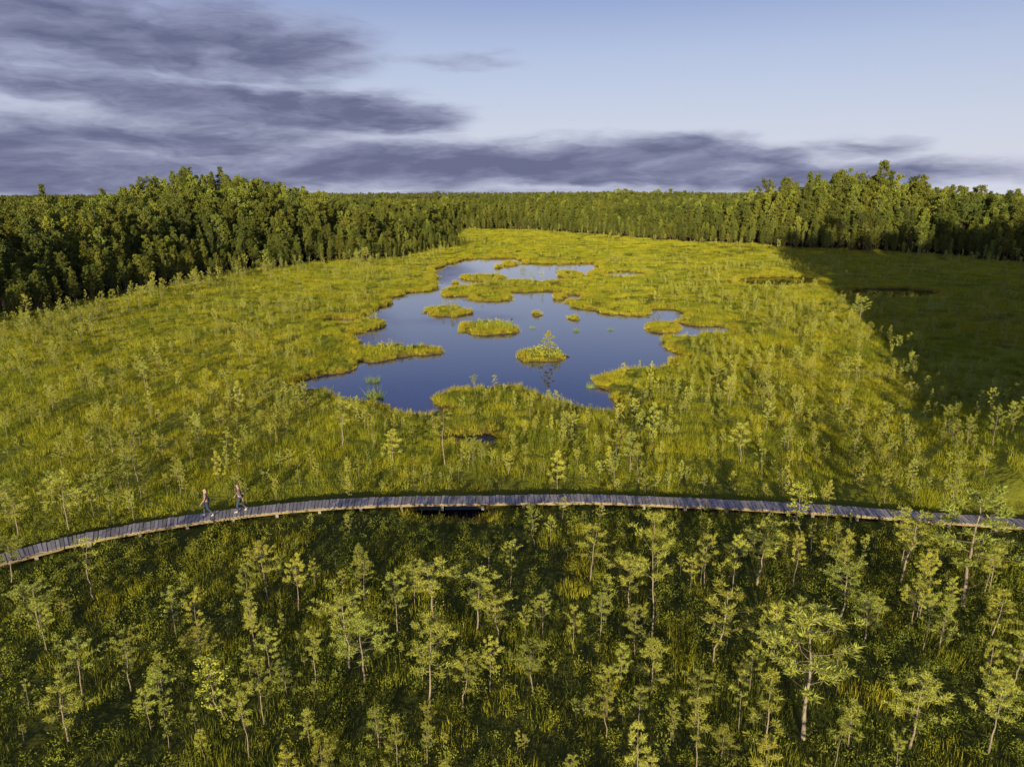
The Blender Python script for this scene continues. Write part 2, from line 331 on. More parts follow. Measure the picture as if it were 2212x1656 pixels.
# water
def water(name,colr,ior):
    m,nt=newmat(name);g=N(nt,'ShaderNodeNewGeometry')
    bs=N(nt,'ShaderNodeBsdfPrincipled');bs.inputs['Base Color'].default_value=(*colr,1);bs.inputs['Roughness'].default_value=.015;bs.inputs['IOR'].default_value=ior
    bp=N(nt,'ShaderNodeBump');bp.inputs['Strength'].default_value=.02;bp.inputs['Distance'].default_value=.05;lk(nt,noise(nt,g.outputs['Position'],.8,2),bp.inputs['Height']);lk(nt,bp.outputs[0],bs.inputs['Normal'])
    o=N(nt,'ShaderNodeOutputMaterial');lk(nt,bs.outputs[0],o.inputs[0]);return m
WAT=water('lake_water',(.006,.014,.11),2.0);PWAT=water('pool_water',(.006,.006,.006),1.2)
def sheet(name,poly,label,cat,z=0.,mt=None):
    a=gp(poly);x0,y0=a.min(0)-3;x1,y1=a.max(0)+3
    k=bpy.data.meshes.new(name);k.from_pydata([(x0,y0,z),(x1,y0,z),(x1,y1,z),(x0,y1,z)],[],[(0,1,2,3)]);k.materials.append(mt or WAT)
    ob=bpy.data.objects.new(name,k);COL.objects.link(ob);return tag(ob,label,cat,kind='structure')
sheet('lake',LAKE,'still dark blue bog lake with grassy islands reflecting the sky','lake')
for p,l in zip(POOLS[:4],['small dark pool in the sedge between the boardwalk and the lake','dark pool under the near edge of the boardwalk','long dark pool at the edge of the shaded mire','dark pool inside the shaded mire at right']):sheet('bog_pool',p,l,'pool',.012,PWAT)
bwt=bpy.data.objects.new('boardwalk',None);p0,_=pat(TOT/2);bwt.location=(p0.x,p0.y,0);COL.objects.link(bwt)
tag(bwt,'grey plank boardwalk curving across the mire in front of the lake','boardwalk')
def part(name,me,parent,loc=None):
    o=bpy.data.objects.new(name,me);COL.objects.link(o);o.parent=parent
    if loc is not None:o.location=loc
    return o
off=-bwt.location;HW=.57;g=G();d=.1;r=random.Random(3)
while d<TOT-.2:
    p,T=pat(d);n=Vector((-T.y,T.x,0));wv=r.uniform(.085,.11);a=r.gauss(0,.018)
    T2=(T+n*a).normalized();n2=Vector((-T2.y,T2.x,0))
    g.box(p+off+n*r.gauss(0,.025)+Vector((0,0,r.gauss(0,.008)-.02)),T2*(wv-.013),n2*(HW+r.gauss(0,.025)),Vector((r.gauss(0,.0003),0,.02)));d+=wv*2
part('deck',g.mesh('deck',MT['plank']),bwt)
for sd in(-1,1):
    g=G();d=0;prev=None
    while d<TOT-2.5:
        a,Ta=pat(d);b2,Tb=pat(d+2.4);na=Vector((-Ta.y,Ta.x,0));nb=Vector((-Tb.y,Tb.x,0));q=a+na*sd*(HW-.07);e=b2+nb*sd*(HW-.07)
        ax=(e-q);L=ax.length;ax.normalize();nn=Vector((-ax.y,ax.x,0));g.box((q+e)/2+off+Vector((0,0,-.105+r.gauss(0,.008))),ax*(L/2-.004),nn*.045,Vector((0,0,.06)));d+=2.4
    part('edge_beam',g.mesh('edge_beam',MT['beam']),bwt)
d=1.2
while d<TOT-1:
    g=G();p,T=pat(d);n=Vector((-T.y,T.x,0));g.box(p+off+Vector((0,0,-.3)),T*.08,n*(HW+.0),Vector((0,0,.13)));d+=2.4
    part('cross_bearer',g.mesh('cross_bearer',MT['plank']),bwt)
# ------------------------------------------------------------ scatter tool
def scatter(name,pts,rot,scl,protos,label,cat,idx=None):
    n=len(pts);me=bpy.data.meshes.new(name);me.vertices.add(n);me.vertices.foreach_set('co',np.asarray(pts,float).ravel())
    a=me.attributes.new('rot','FLOAT_VECTOR','POINT');a.data.foreach_set('vector',np.asarray(rot,float).ravel())
    a=me.attributes.new('scl','FLOAT_VECTOR','POINT');a.data.foreach_set('vector',np.asarray(scl,float).ravel())
    if idx is None:idx=rng.integers(0,len(protos),n)
    a=me.attributes.new('idx','INT','POINT');a.data.foreach_set('value',np.asarray(idx,np.int32))
    ob=bpy.data.objects.new(name,me);COL.objects.link(ob);tag(ob,label,cat,kind='stuff')
    ng=bpy.data.node_groups.new(name,'GeometryNodeTree')
    ng.interface.new_socket('Geometry',in_out='INPUT',socket_type='NodeSocketGeometry');ng.interface.new_socket('Geometry',in_out='OUTPUT',socket_type='NodeSocketGeometry')
    gi=ng.nodes.new('NodeGroupInput');go=ng.nodes.new('NodeGroupOutput')
    def na(nm,ty):
        k=ng.nodes.new('GeometryNodeInputNamedAttribute');k.data_type=ty;k.inputs[0].default_value=nm
        return next(q for q in k.outputs if q.enabled and q.name=='Attribute')
    jg=ng.nodes.new('GeometryNodeJoinGeometry');ix=na('idx','INT');er=ng.nodes.new('FunctionNodeEulerToRotation');ng.links.new(na('rot','FLOAT_VECTOR'),er.inputs[0]);sc=na('scl','FLOAT_VECTOR')
    for k,po in enumerate(protos):
        oi=ng.nodes.new('GeometryNodeObjectInfo');oi.inputs['Object'].default_value=po;oi.inputs['As Instance'].default_value=True
        cp=ng.nodes.new('FunctionNodeCompare');cp.data_type='INT';cp.operation='EQUAL'
        ii=[q for q in cp.inputs if q.enabled and q.type=='INT'];ng.links.new(ix,ii[0]);ii[1].default_value=k
        ip=ng.nodes.new('GeometryNodeInstanceOnPoints');ng.links.new(gi.outputs[0],ip.inputs['Points']);ng.links.new(cp.outputs[0],ip.inputs['Selection'])
        ng.links.new(oi.outputs['Geometry'],ip.inputs['Instance']);ng.links.new(er.outputs[0],ip.inputs['Rotation']);ng.links.new(sc,ip.inputs['Scale'])
        ng.links.new(ip.outputs[0],jg.inputs[0])
    ng.links.new(jg.outputs[0],go.inputs[0]);md=ob.modifiers.new('scatter','NODES');md.node_group=ng;return ob
def inframe(x,y,z=0.,mg=150):
    X,Y,d=proj(x,y,z);return (d>2)&(X>-mg)&(X<2212+mg)&(Y>-100)&(Y<1656+260)
def cand(n,y0,y1,mg=160):
    y=np.sqrt(rng.uniform(y0*y0,y1*y1,n)) if y0>0 else rng.uniform(y0,y1,n)
    x=rng.uniform(-1,1,n)*(y*.97+10)*.86
    k=inframe(x,y,0.,mg);return x[k],y[k]
def rots(n,t=.06):return np.stack([rng.normal(0,t,n),rng.normal(0,t,n),rng.uniform(0,6.28,n)],1)
# grass
GX=[];GY=[];GS=[]
for y0,y1,dens,sc in((9,26,1.2,1.),(26,48,1.2,1.),(48,75,1.1,1.),(75,110,.8,1.2),(110,170,.45,1.6),(170,270,.24,2.1),(270,410,.12,2.8)):
    area=(y1*y1-y0*y0)*.86*.97+20*(y1-y0)*.86
    x,y=cand(int(area*dens),y0,y1);GX.append(x);GY.append(y);GS.append(np.full(len(x),sc))
GX=np.concatenate(GX);GY=np.concatenate(GY);GS=np.concatenate(GS)
k=(shore(GX,GY)>.7)&(bogsd(GX,GY)<4)&(bwd(GX,GY)>1.3);GX,GY,GS=GX[k],GY[k],GS[k]
k=rng.random(len(GX))<.35+.85*fbm(GX*.15,GY*.15,11,3);GX,GY,GS=GX[k],GY[k],GS[k];n=len(GX)
hs=(.45+1.2*fbm(GX*.14,GY*.14,21,3))*rng.uniform(.65,1.4,n);near=(bwd(GX,GY)<2.6);hs*=np.where(near,.65,1);hs*=np.where(shore(GX,GY)<2.5,.75,1)
hv=heath_shade(GX,GY)*.85>rng.random(n)
for nm,kk,pr,lb in(('bog_grass',~hv,TUFT,'yellow-green sedge and grass covering the open mire'),('shaded_heath_grass',hv,DTUF,'shade-toned sedge between the pines in the foreground')):
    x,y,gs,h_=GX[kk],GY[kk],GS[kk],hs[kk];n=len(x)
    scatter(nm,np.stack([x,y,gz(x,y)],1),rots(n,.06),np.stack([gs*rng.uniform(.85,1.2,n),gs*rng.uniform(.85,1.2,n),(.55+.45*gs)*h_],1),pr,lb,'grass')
# shore sedge
a=[]
for it in range(3):
    ny_=50000;x=rng.uniform(RX0,RX1,ny_);y=rng.uniform(RY0,RY1,ny_);d=shore(x,y);k=(d>.15)&(d<.75+y*.003)&(bwd(x,y)>1)&(bogsd(x,y)<0)&(rng.random(ny_)<1.5*fbm(x*.4,y*.4,71,2));a.append(np.stack([x[k],y[k]],1))
a=np.concatenate(a);n=len(a);s1=np.clip(.7+a[:,1]*.003,.8,1.3)
scatter('shore_sedge',np.stack([a[:,0],a[:,1],gz(a[:,0],a[:,1])],1),rots(n,.1),np.stack([s1,s1,s1*rng.uniform(.5,1.2,n)],1),GOLD,'golden sedge fringing the lake shore and its islands','sedge')
# heath shrubs
SXs=[];SYs=[];SSs=[]
for y0,y1,dens,sc in((9,36,3.6,1.),(36,60,1.4,.8),(60,110,.6,.8),(110,220,.2,1.))  :
    area=(y1*y1-y0*y0)*.84+17*(y1-y0);x,y=cand(int(area*dens),y0,y1);SXs.append(x);SYs.append(y);SSs.append(np.full(len(x),sc))
x=np.concatenate(SXs);y=np.concatenate(SYs);sc=np.concatenate(SSs)
k=(shore(x,y)>1.2)&(bogsd(x,y)<2)&(bwd(x,y)>1.2)&(rng.random(len(x))<fbm(x*.25,y*.25,33,3)*1.3);x,y,sc=x[k],y[k],sc[k];n=len(x);sc=sc*rng.uniform(.4,1.15,n)
scatter('heath_shrubs',np.stack([x,y,gz(x,y)],1),rots(n),np.stack([sc,sc,sc*rng.uniform(.7,1.5,n)],1),SHR,'low green heath shrubs spread between the pines','shrub')
# ------------------------------------------------------------ bog pines
HAND=[ # X, baseY, topY, width, style, short landmark name, label
(1735,1600,1310,185,'round','large pale-trunked pine','largest bog pine, broad dense crown on a tall pale trunk at lower right'),
(1540,1440,1255,110,'sparse','thin-crowned grey pine','grey twiggy bog pine with a forked sparse crown left of the largest pine'),
(930,1530,1330,100,'round','straight pine at lower centre','straight bog pine with rounded crown below the clump of broad pines'),
(940,1355,1200,145,'flat','broad topmost pine','broad flat-topped bog pine at the top of the central clump'),
(1030,1370,1235,140,'flat','middle clump pine','leaning flat-topped pine in the middle of the central clump'),
(1075,1400,1275,145,'flat','right clump pine','wide low-crowned pine at the right end of the central clump'),
(788,1480,1325,125,'round','rounded pine left of centre','rounded bog pine on a bare lower trunk left of the central clump'),
(755,1450,1262,90,'flat','tall thin pine left of centre','tall thin pine just behind the rounded pine left of centre'),
(1408,1375,1100,75,'sparse','tall crooked pine','tall crooked thin pine rising above the boardwalk right of centre'),
(1355,1335,1205,95,'flat','flat pine by the tall one','flat-crowned pine immediately left of the tall crooked thin pine'),
(1275,1255,1130,75,'sparse','thin pine near the walk','thin sparse pine just below the middle of the boardwalk'),
(1635,1265,1128,115,'flat','flat pine at centre right','flat-crowned pine right of the tall crooked pine and below the boardwalk'),
(1868,1385,1282,90,'round','small round pine at right','small round-crowned pine upper right of the largest pine'),
(1815,1335,1200,95,'flat','spreading pine at right','spreading flat pine behind the small round pine at right'),
(1945,1255,1100,90,'flat','tall pine touching the walk','tall layered pine whose top reaches the right part of the boardwalk'),
(2080,1310,1050,150,'round','tall wide pine at right','tallest wide-spreading grey pine crossing the boardwalk near the right edge'),
(1965,1615,1458,95,'round','pine in the lower right','upright pine standing alone right of the largest pine at the bottom'),
(2135,1625,1460,80,'round','pine in the right corner','slender pine in the bottom right corner of the mire'),
(2140,1375,1270,90,'bushy','bushy pine at right','bushy pine near the right edge below the tall wide pine'),
(1500,1565,1445,75,'sparse','pine left of largest','thin pine at the bottom left of the largest pine'),
(1405,1492,1375,70,'bushy','bushy pine below crooked one','bushy upright pine straight below the tall crooked thin pine'),
(1153,1505,1390,100,'flat','crooked flat pine','crooked flat-topped pine lower right of the central clump'),
(1000,1535,1405,60,'sparse','thin pine at lower centre','thin sparse pine right beside the straight pine at lower centre'),
(490,1560,1400,80,'birch','leafy birch sapling','leafy yellow-green birch sapling in the lower left'),
(440,1445,1348,75,'round','round pine at left','small round pine above the leafy birch sapling'),
(150,1605,1470,120,'round','wide pine in left corner','wide round pine in the bottom left corner'),
(178,1505,1380,80,'sparse','thin pine at far left','thin grey pine directly behind the wide pine in the left corner'),
(350,1535,1440,55,'bushy','little pine at left','little bushy pine left of the leafy birch sapling'),
(205,1295,1160,65,'bare','bare forked pine','nearly bare forked pine just below the left part of the boardwalk'),
(578,1295,1160,60,'round','slim pine below walkers','slim pine on a bare stem below and right of the two walkers'),
(88,1375,1255,75,'round','pine by left edge','round pine near the left edge below the boardwalk'),
(818,1615,1528,75,'bushy','bushy pine at bottom','bushy pine at the bottom left of the straight central pine'),
(1310,1595,1498,55,'sparse','small pine at bottom centre','small sparse pine at the bottom, right of the crooked flat pine'),
(1830,1615,1508,75,'bushy','bushy pine at bottom right','bushy pine at the bottom between the largest pine and its right neighbour'),
(1558,1640,1562,55,'bushy','low pine at bottom','low bushy pine at the very bottom left of the largest pine'),
(1733,1165,1045,50,'birch','slim birch at the walk','slim birch in front of the right half of the boardwalk'),
(150,1145,1015,75,'sparse','thin pine behind left walk','thin pine behind the left end of the boardwalk'),
(305,1075,980,60,'bare','grey bare pine','grey nearly bare pine left of the two walkers beyond the boardwalk'),
(962,1005,892,40,'bare','bare stem by the pool','thin bare dead stem left of the small dark pool'),
(745,975,862,45,'bare','bare pine near the shore','thin bare pine between the walkers and the lake left of centre'),
(1330,1000,930,50,'sparse','thin pine right of pool','thin pine right of the small dark pool beyond the boardwalk'),
(493,1005,930,55,'bare','bare twiggy pine','bare twiggy pine straight above the right walker'),
(1155,1180,1095,50,'birch','birch just below walk','small birch just below the centre of the boardwalk'),
(2190,1480,1375,95,'flat','pine at right edge','flat pine cut by the right edge of the photo'),
(620,1500,1420,70,'bushy','bushy pine beside sapling','bushy pine between the birch sapling and the rounded pine'),
(1600,1000,910,65,'sparse','thin pine beyond walk','thin pine beyond the boardwalk, right of the lake'),
(1855,700,638,45,'round','pine at shade edge','dark little pine at the edge of the shaded mire right of the lake'),
(850,1000,925,55,'bushy','bushy pine before lake','bushy pine between the boardwalk and the near lake shore'),
(40,1160,1060,70,'flat','flat pine over left walk','flat pine beyond the far left end of the boardwalk'),
(25,1260,1160,80,'flat','pine at left edge','flat pine overlapping the far left end of the boardwalk'),
(1130,600,575,16,'round','far island pine','tiny pine on the far grassy strip across the lake'),
(1186,770,712,52,'bushy','island pine','young pine on the small round island in the lake'),
]
KINDN={'round':'round-crowned bog pine','flat':'flat-topped bog pine','sparse':'sparse bog pine','bushy':'bushy bog pine','birch':'leafy birch sapling','bare':'nearly bare bog pine'}
trees=[]
for X,Yb,Yt,w,st,short,lab in HAND:
    x,y=P(X,Yb,.3);z=float(gz(x,y));qq=(383-Yt*SY)/F;H=CH+y*(qq*c-s)/(c+qq*s)-z
    d=proj(x,y,1.)[2];trees.append(dict(x=x,y=y,z=z,H=H,W=w*SX*d/F*1.2,st=st,lab=lab,short=short,hand=True))
hx=np.array([t['x'] for t in trees]);hy=np.array([t['y'] for t in trees])
cx=[];cy=[]
for y0,y1,dens in((9,36,.72),(36,62,1.0),(62,110,.75),(110,200,.36),(200,400,.08)):
    area=(y1*y1-y0*y0)*.84+17*(y1-y0);x,y=cand(int(area*dens),y0,y1,60);cx.append(x);cy.append(y)
cx=np.concatenate(cx);cy=np.concatenate(cy)
sh=shore(cx,cy);k=(sh>1.5)&(bogsd(cx,cy)<-1)&(bwd(cx,cy)>1.3)&(rng.random(len(cx))<.12+1.1*sst(.3,.75,fbm(cx*.13,cy*.13,44,3)));cx,cy=cx[k],cy[k]
k=np.array([((hx-a)**2+(hy-b)**2).min()>1. for a,b in zip(cx,cy)]);cx,cy=cx[k],cy[k]
n=len(cx);hh=np.where(cy<36,.6+2.5*rng.random(n)**2.2,.45+1.3*rng.random(n)**1.7+1.6*rng.random(n)**7);hh*=np.where(bogsd(cx,cy)>-14,1.5,1.)
hh*=np.where((shore(cx,cy)<4),.7,1.);hh*=np.where((cy<BY(cx))&(bwd(cx,cy)<5.),.5,1.)
dd=proj(cx,cy,1.)[2];order=np.argsort(-(hh/dd)*np.where(inframe(cx,cy,0.,0),1,.01))
stl=['round','flat','sparse','bushy','bushy','birch','bare'];pr=[.32,.17,.27,.1,.06,.03,.05]
csty=rng.choice(stl,n,p=pr)
NI=300-len(trees);indiv=[]
for i in order[:NI]:
    indiv.append(dict(x=cx[i],y=cy[i],z=float(gz(cx[i],cy[i])),H=hh[i],W=None,st=str(csty[i]),lab=None,hand=False))
LM=[(t['x'],t['y'],t['short']) for t in trees]
for X,Y,nm in((448,1118,'walker in pink plaid'),(520,1108,'walker in dark plaid'),(640,832,"lake's left tip"),(1045,850,'grassy lake peninsula'),(1022,950,'small dark pool'),(965,1105,'pool under the boardwalk'),(1400,800,"lake's right bay")):LM.append((*P(X,Y),nm))
LP=[proj(a,b,.5) for a,b,_ in LM]
buck={}
for t in indiv:
    X,Y,d=proj(t['x'],t['y'],.5);best=min(range(len(LM)),key=lambda i:math.hypot(LP[i][0]-X,(LP[i][1]-Y)*1.4))
    dx=X-LP[best][0];dy=(Y-LP[best][1])*1.4;parts=[]
    if abs(dy)>.4*abs(dx):parts.append('behind' if dy<0 else 'in front of')
    if abs(dx)>.4*abs(dy):parts.append('left of' if dx<0 else 'right of')
    rel=parts[0] if len(parts)==1 else parts[0].replace(' of','')+' and '+parts[1]
    sz='short' if t['H']<1.4 else('medium' if t['H']<2.3 else 'tall')
    t['lab']=f"{sz} {KINDN[t['st']]} {rel} the {LM[best][2]}";t['d']=d;buck.setdefault(t['lab'],[]).append(t)
ORD=['nearest','second nearest','third nearest','fourth nearest','fifth nearest','sixth nearest','seventh nearest','eighth nearest']
for l,b in buck.items():
    if len(b)>1:
        b.sort(key=lambda t:t['d'])
        for i,t in enumerate(b):t['lab']=l+', '+(ORD[i] if i<len(b)-1 and i<8 else 'farthest')
def place_tree(name,t,protos,cat,group,rz=None):
    v=random.choice(protos);e=bpy.data.objects.new(name,None);COL.objects.link(e);e.empty_display_size=.5
    e.location=(t['x'],t['y'],t['z']);e.rotation_euler=(0,0,random.uniform(0,6.28) if rz is None else rz)
    sz=t['H']/v['H'];sx=sz*random.uniform(.8,1.15) if t.get('W') is None else min(max(t['W']/v['W'],.75*sz),1.7*sz)
    e.scale=(sx,sx,sz);tag(e,t['lab'],cat,group)
    for pn in('trunk','crown'):part(pn,v[pn],e)
    return e
for t in trees+indiv:
    place_tree('birch_sapling' if t['st']=='birch' else 'bog_pine',t,BOG[t['st']],'tree','birch saplings on the mire' if t['st']=='birch' else 'bog pines growing on the mire')
rest=order[NI:]
allp=[];mp={}
for k2 in stl:
    if k2 not in mp:mp[k2]=list(range(len(allp),len(allp)+len(BOG[k2])));allp+=[v['obj'] for v in BOG[k2]]
idx=np.array([random.choice(mp[str(csty[i])]) for i in rest]);hr=hh[rest]/4.
scatter('distant_bog_pines',np.stack([cx[rest],cy[rest],gz(cx[rest],cy[rest])],1),rots(len(rest),.04),np.stack([hr*rng.uniform(.7,1.05,len(rest))]*2+[hr],1),allp,'countless small pines dotting the far mire around the lake','trees',idx)
# ------------------------------------------------------------ forest
fx=[];fy=[]
def addf(x,y):fx.append(x);fy.append(y)
nn=100000;x=rng.uniform(-260,290,nn);y=rng.uniform(60,560,nn);b=bogsd(x,y);X,Y,d=proj(x,y,12.);vis=(d>2)&(X>-200)&(X<2460)
den=np.where(b<0,np.where(b>-9,.035*np.exp(b/4),0),np.where(b<28,.18,np.where(b<90,.10,.03)))
k=vis&(rng.random(nn)<den*(550*500)/nn);addf(x[k],y[k])
# back stand and right stand out of frame (they cast the long shadows)
nb_=4000;x=rng.uniform(-110,150,nb_);y=rng.uniform(-135,110,nb_);b=bogsd(x,y);X,Y,d=proj(x,y,16.);hid=~((d>1)&(X>-60)&(X<2270))
k=(b>2)&hid&(y>-120)&(((y<-76)&(x<26)&(rng.random(nb_)<.085))|((x>26)&(rng.random(nb_)<.2+.4*sst(0,12,b))));addf(x[k],y[k])
# beyond 560 m to the horizon
nf=5000;u=rng.random(nf);y=1/(1/480.+u*(1/1900.-1/480.));x=rng.uniform(-1,1,nf)*y*.86;k=bogsd(x,y)>20;addf(x[k],y[k])
nf=6000;y=rng.uniform(2200,2750,nf);x=rng.uniform(-1,1,nf)*y*.82;addf(x,y)
nf=4000;y=rng.uniform(4700,5250,nf);x=rng.uniform(-1,1,nf)*y*.82;addf(x,y)
fx=np.concatenate(fx);fy=np.concatenate(fy);n=len(fx);fb=bogsd(fx,fy)
FH=rng.normal(13.,1.9,n)*(.82+.36*fbm(fx*.03,fy*.03,61,2))
FH*=np.where(fb<0,rng.uniform(.2,.42,n),.38+.62*sst(0,20,fb))
FH*=1-.3*ga(fx,fy,-22,250,18,30)
FH=np.where((fx<-60)&(fy<200)&(fy>60),np.minimum(FH,15.8+rng.normal(0,.6,n)),FH)
hum=sst(78,95,fx)*(1-.6*sst(118,145,fx))*sst(188,206,fy)*(1-sst(265,290,fy));FH*=1+.38*hum*rng.uniform(.75,1.1,n)
FH*=np.where((fx>26)&(fy<112)&(fy>-140),1.5*rng.uniform(.8,1.1,n),1.);FH*=np.where(fy<-76,1.35,1)
brp=np.where(ga(fx,fy,-95,245,32,36)>.4,.45,.15)+.15*hum;br=rng.random(n)<brp
fz=gz(fx,fy);X,Y,d=proj(fx,fy,fz+FH*.6);fin=(d>5)&(X>-10)&(X<2222)&(fy>40)
score=np.where(fin&(fy<430),FH/np.maximum(d,1)*np.where(fb<9,1,np.where(fb<16,.75,.4+.5*(FH>17.5))),0)
def pick(mask,k):
    i=np.where(mask&(score>0))[0];return i[np.argsort(-score[i])[:k]]
ip=pick(~br,290);ib=pick(br,110);isind=np.zeros(n,bool);isind[ip]=True;isind[ib]=True
SPAN=[(-50,150,"at the photo's left edge"),(150,330,'well left of the left hump'),(330,480,'below the left part of the left hump'),(480,640,'below the right part of the left hump'),(640,820,'right of the left hump'),(820,1030,"on the forest tip pointing at the lake's far end"),(1030,1330,'on the far bank behind the lake'),(1330,1520,'on the right bank behind the lake'),(1520,1720,'left of the tall right stand'),(1720,1850,'in the left of the tall right stand'),(1850,2010,'in the right of the tall right stand'),(2010,2300,"at the photo's right edge")]
ON=['first','second','third','fourth','fifth','sixth','seventh','eighth','ninth','tenth','eleventh','twelfth']
for ids,nm,wd,cat,pro in((ip,'forest_pine','dark forest pine','tree',FOR['pine']),(ib,'birch_tree','light green birch','tree',FOR['birch'])):
    for a0,a1,ph in SPAN:
        q=sorted([i for i in ids if a0<=X[i]<a1],key=lambda i:X[i])
        for j,i in enumerate(q):
            o=(ON[j] if j<12 else f'{j+1}th')+' from left'
            if len(q)==1:o='alone of its kind'
            place_tree(nm,dict(x=fx[i],y=fy[i],z=float(fz[i])-.2,H=float(FH[i]),W=None,lab=f'{wd} {ph}, {o}'),pro,cat,'dark pines along the forest edge' if nm=='forest_pine' else 'birches along the forest edge')
rs=np.where(~isind)[0];pr_=[v['obj'] for v in FOR['pine']]+[v['obj'] for v in FOR['birch']]
idx=np.where(br[rs],6+rng.integers(0,4,len(rs)),rng.integers(0,6,len(rs)));sz=FH[rs]/13.;sw=sz*rng.uniform(.78,1.1,len(rs))
sw*=np.where(fy[rs]>480,1.6,np.where(fb[rs]>28,1.1,1))
scatter('forest',np.stack([fx[rs],fy[rs],fz[rs]-.3],1),rots(len(rs),.03),np.stack([sw,sw,sz],1),pr_,'dense mixed forest of pine and birch stretching to the horizon','forest',idx)
# ------------------------------------------------------------ shrubs and reeds in the lake
def mk(name,mesh,X,Y,sc,lab,cat,group):
    x,y=P(X,Y,.2);o=bpy.data.objects.new(name,mesh);COL.objects.link(o);o.location=(x,y,max(-.15,float(gz(x,y))-.05));o.rotation_euler=(0,0,random.uniform(0,6.28));o.scale=sc;tag(o,lab,cat,group)
BU=[dome(80+i,420,.75,1.1,.2,.12).mesh('shrub',MT['bush']) for i in range(3)]
for i,(X,Y,k) in enumerate(((1018,706,.8),(1038,704,.9),(1058,708,1.0),(1078,706,1.05),(1098,708,.9))):
    mk('shrub',BU[i%3],X,Y,(k,k,k),f"{ON[i]} shrub from left on the long island in mid lake",'shrub','shrubs on the lake islands')
for i,(X,Y,k) in enumerate(((828,758,.8),(845,758,.75),(866,759,.7),(885,759,.6))):
    mk('shrub',BU[i%3],X,Y,(k,k,k),f"{ON[i]} shrub from left on the spit at the lake's left side",'shrub','shrubs on the lake islands')
for i,(X,Y,k) in enumerate(((1150,770,.8),(1165,768,1.1),(1202,770,1.))):
    mk('shrub',BU[i%3],X,Y,(k,k,k),["low shrub at the left end of the small round island","shrub left of the young pine on the small round island","shrub right of the young pine on the small round island"][i],'shrub','shrubs on the lake islands')
RE=[tuft(90+i,170,.6,.6,1.3,.04,.3).mesh('reed_clump',MT['reed']) for i in range(2)]
for i,(X,Y,k,l) in enumerate(((806,820,1.,'small green reed clump in the lake\'s left bay, the farther one'),(810,856,1.3,'green reed clump in the lake\'s left bay nearest the shore'),(1150,706,.7,'thin reed clump in open water right of the long island'),(1245,712,.7,'sparse reed clump in open water toward the right shore'),(1320,710,.7,'sparse reeds close to the right shore inlet'),(1275,832,.7,'reed clump off the right side of the near bay'))):
    mk('reed_clump',RE[i%2],X,Y,(k,k,k*.8),l,'reeds','reed clumps in the lake')
# ------------------------------------------------------------ people
def skin(chains,sub=2):
    V=[];E=[];R=[];roots=[]
    for ch in chains:
        k=len(V);roots.append(k)
        names={}
        for (nm,co,rad,par) in ch:
            names[nm]=len(V);V.append(co);R.append(rad)
            if par:E.append((names[par],names[nm]))
    me=bpy.data.meshes.new('tmp');me.from_pydata(V,E,[]);ob=bpy.data.objects.new('tmp',me);COL.objects.link(ob)
    md=ob.modifiers.new('s','SKIN');md.use_smooth_shade=True
    if not me.skin_vertices:me.skin_vertices.new()
    for i,sv in enumerate(me.skin_vertices[0].data):
        r_=R[i];sv.radius=r_ if isinstance(r_,tuple) else (r_,r_);sv.use_root=i in roots
    ob.modifiers.new('u','SUBSURF').levels=sub
    dg=bpy.context.evaluated_depsgraph_get();out=bpy.data.meshes.new_from_object(ob.evaluated_get(dg));bpy.data.objects.remove(ob);return out
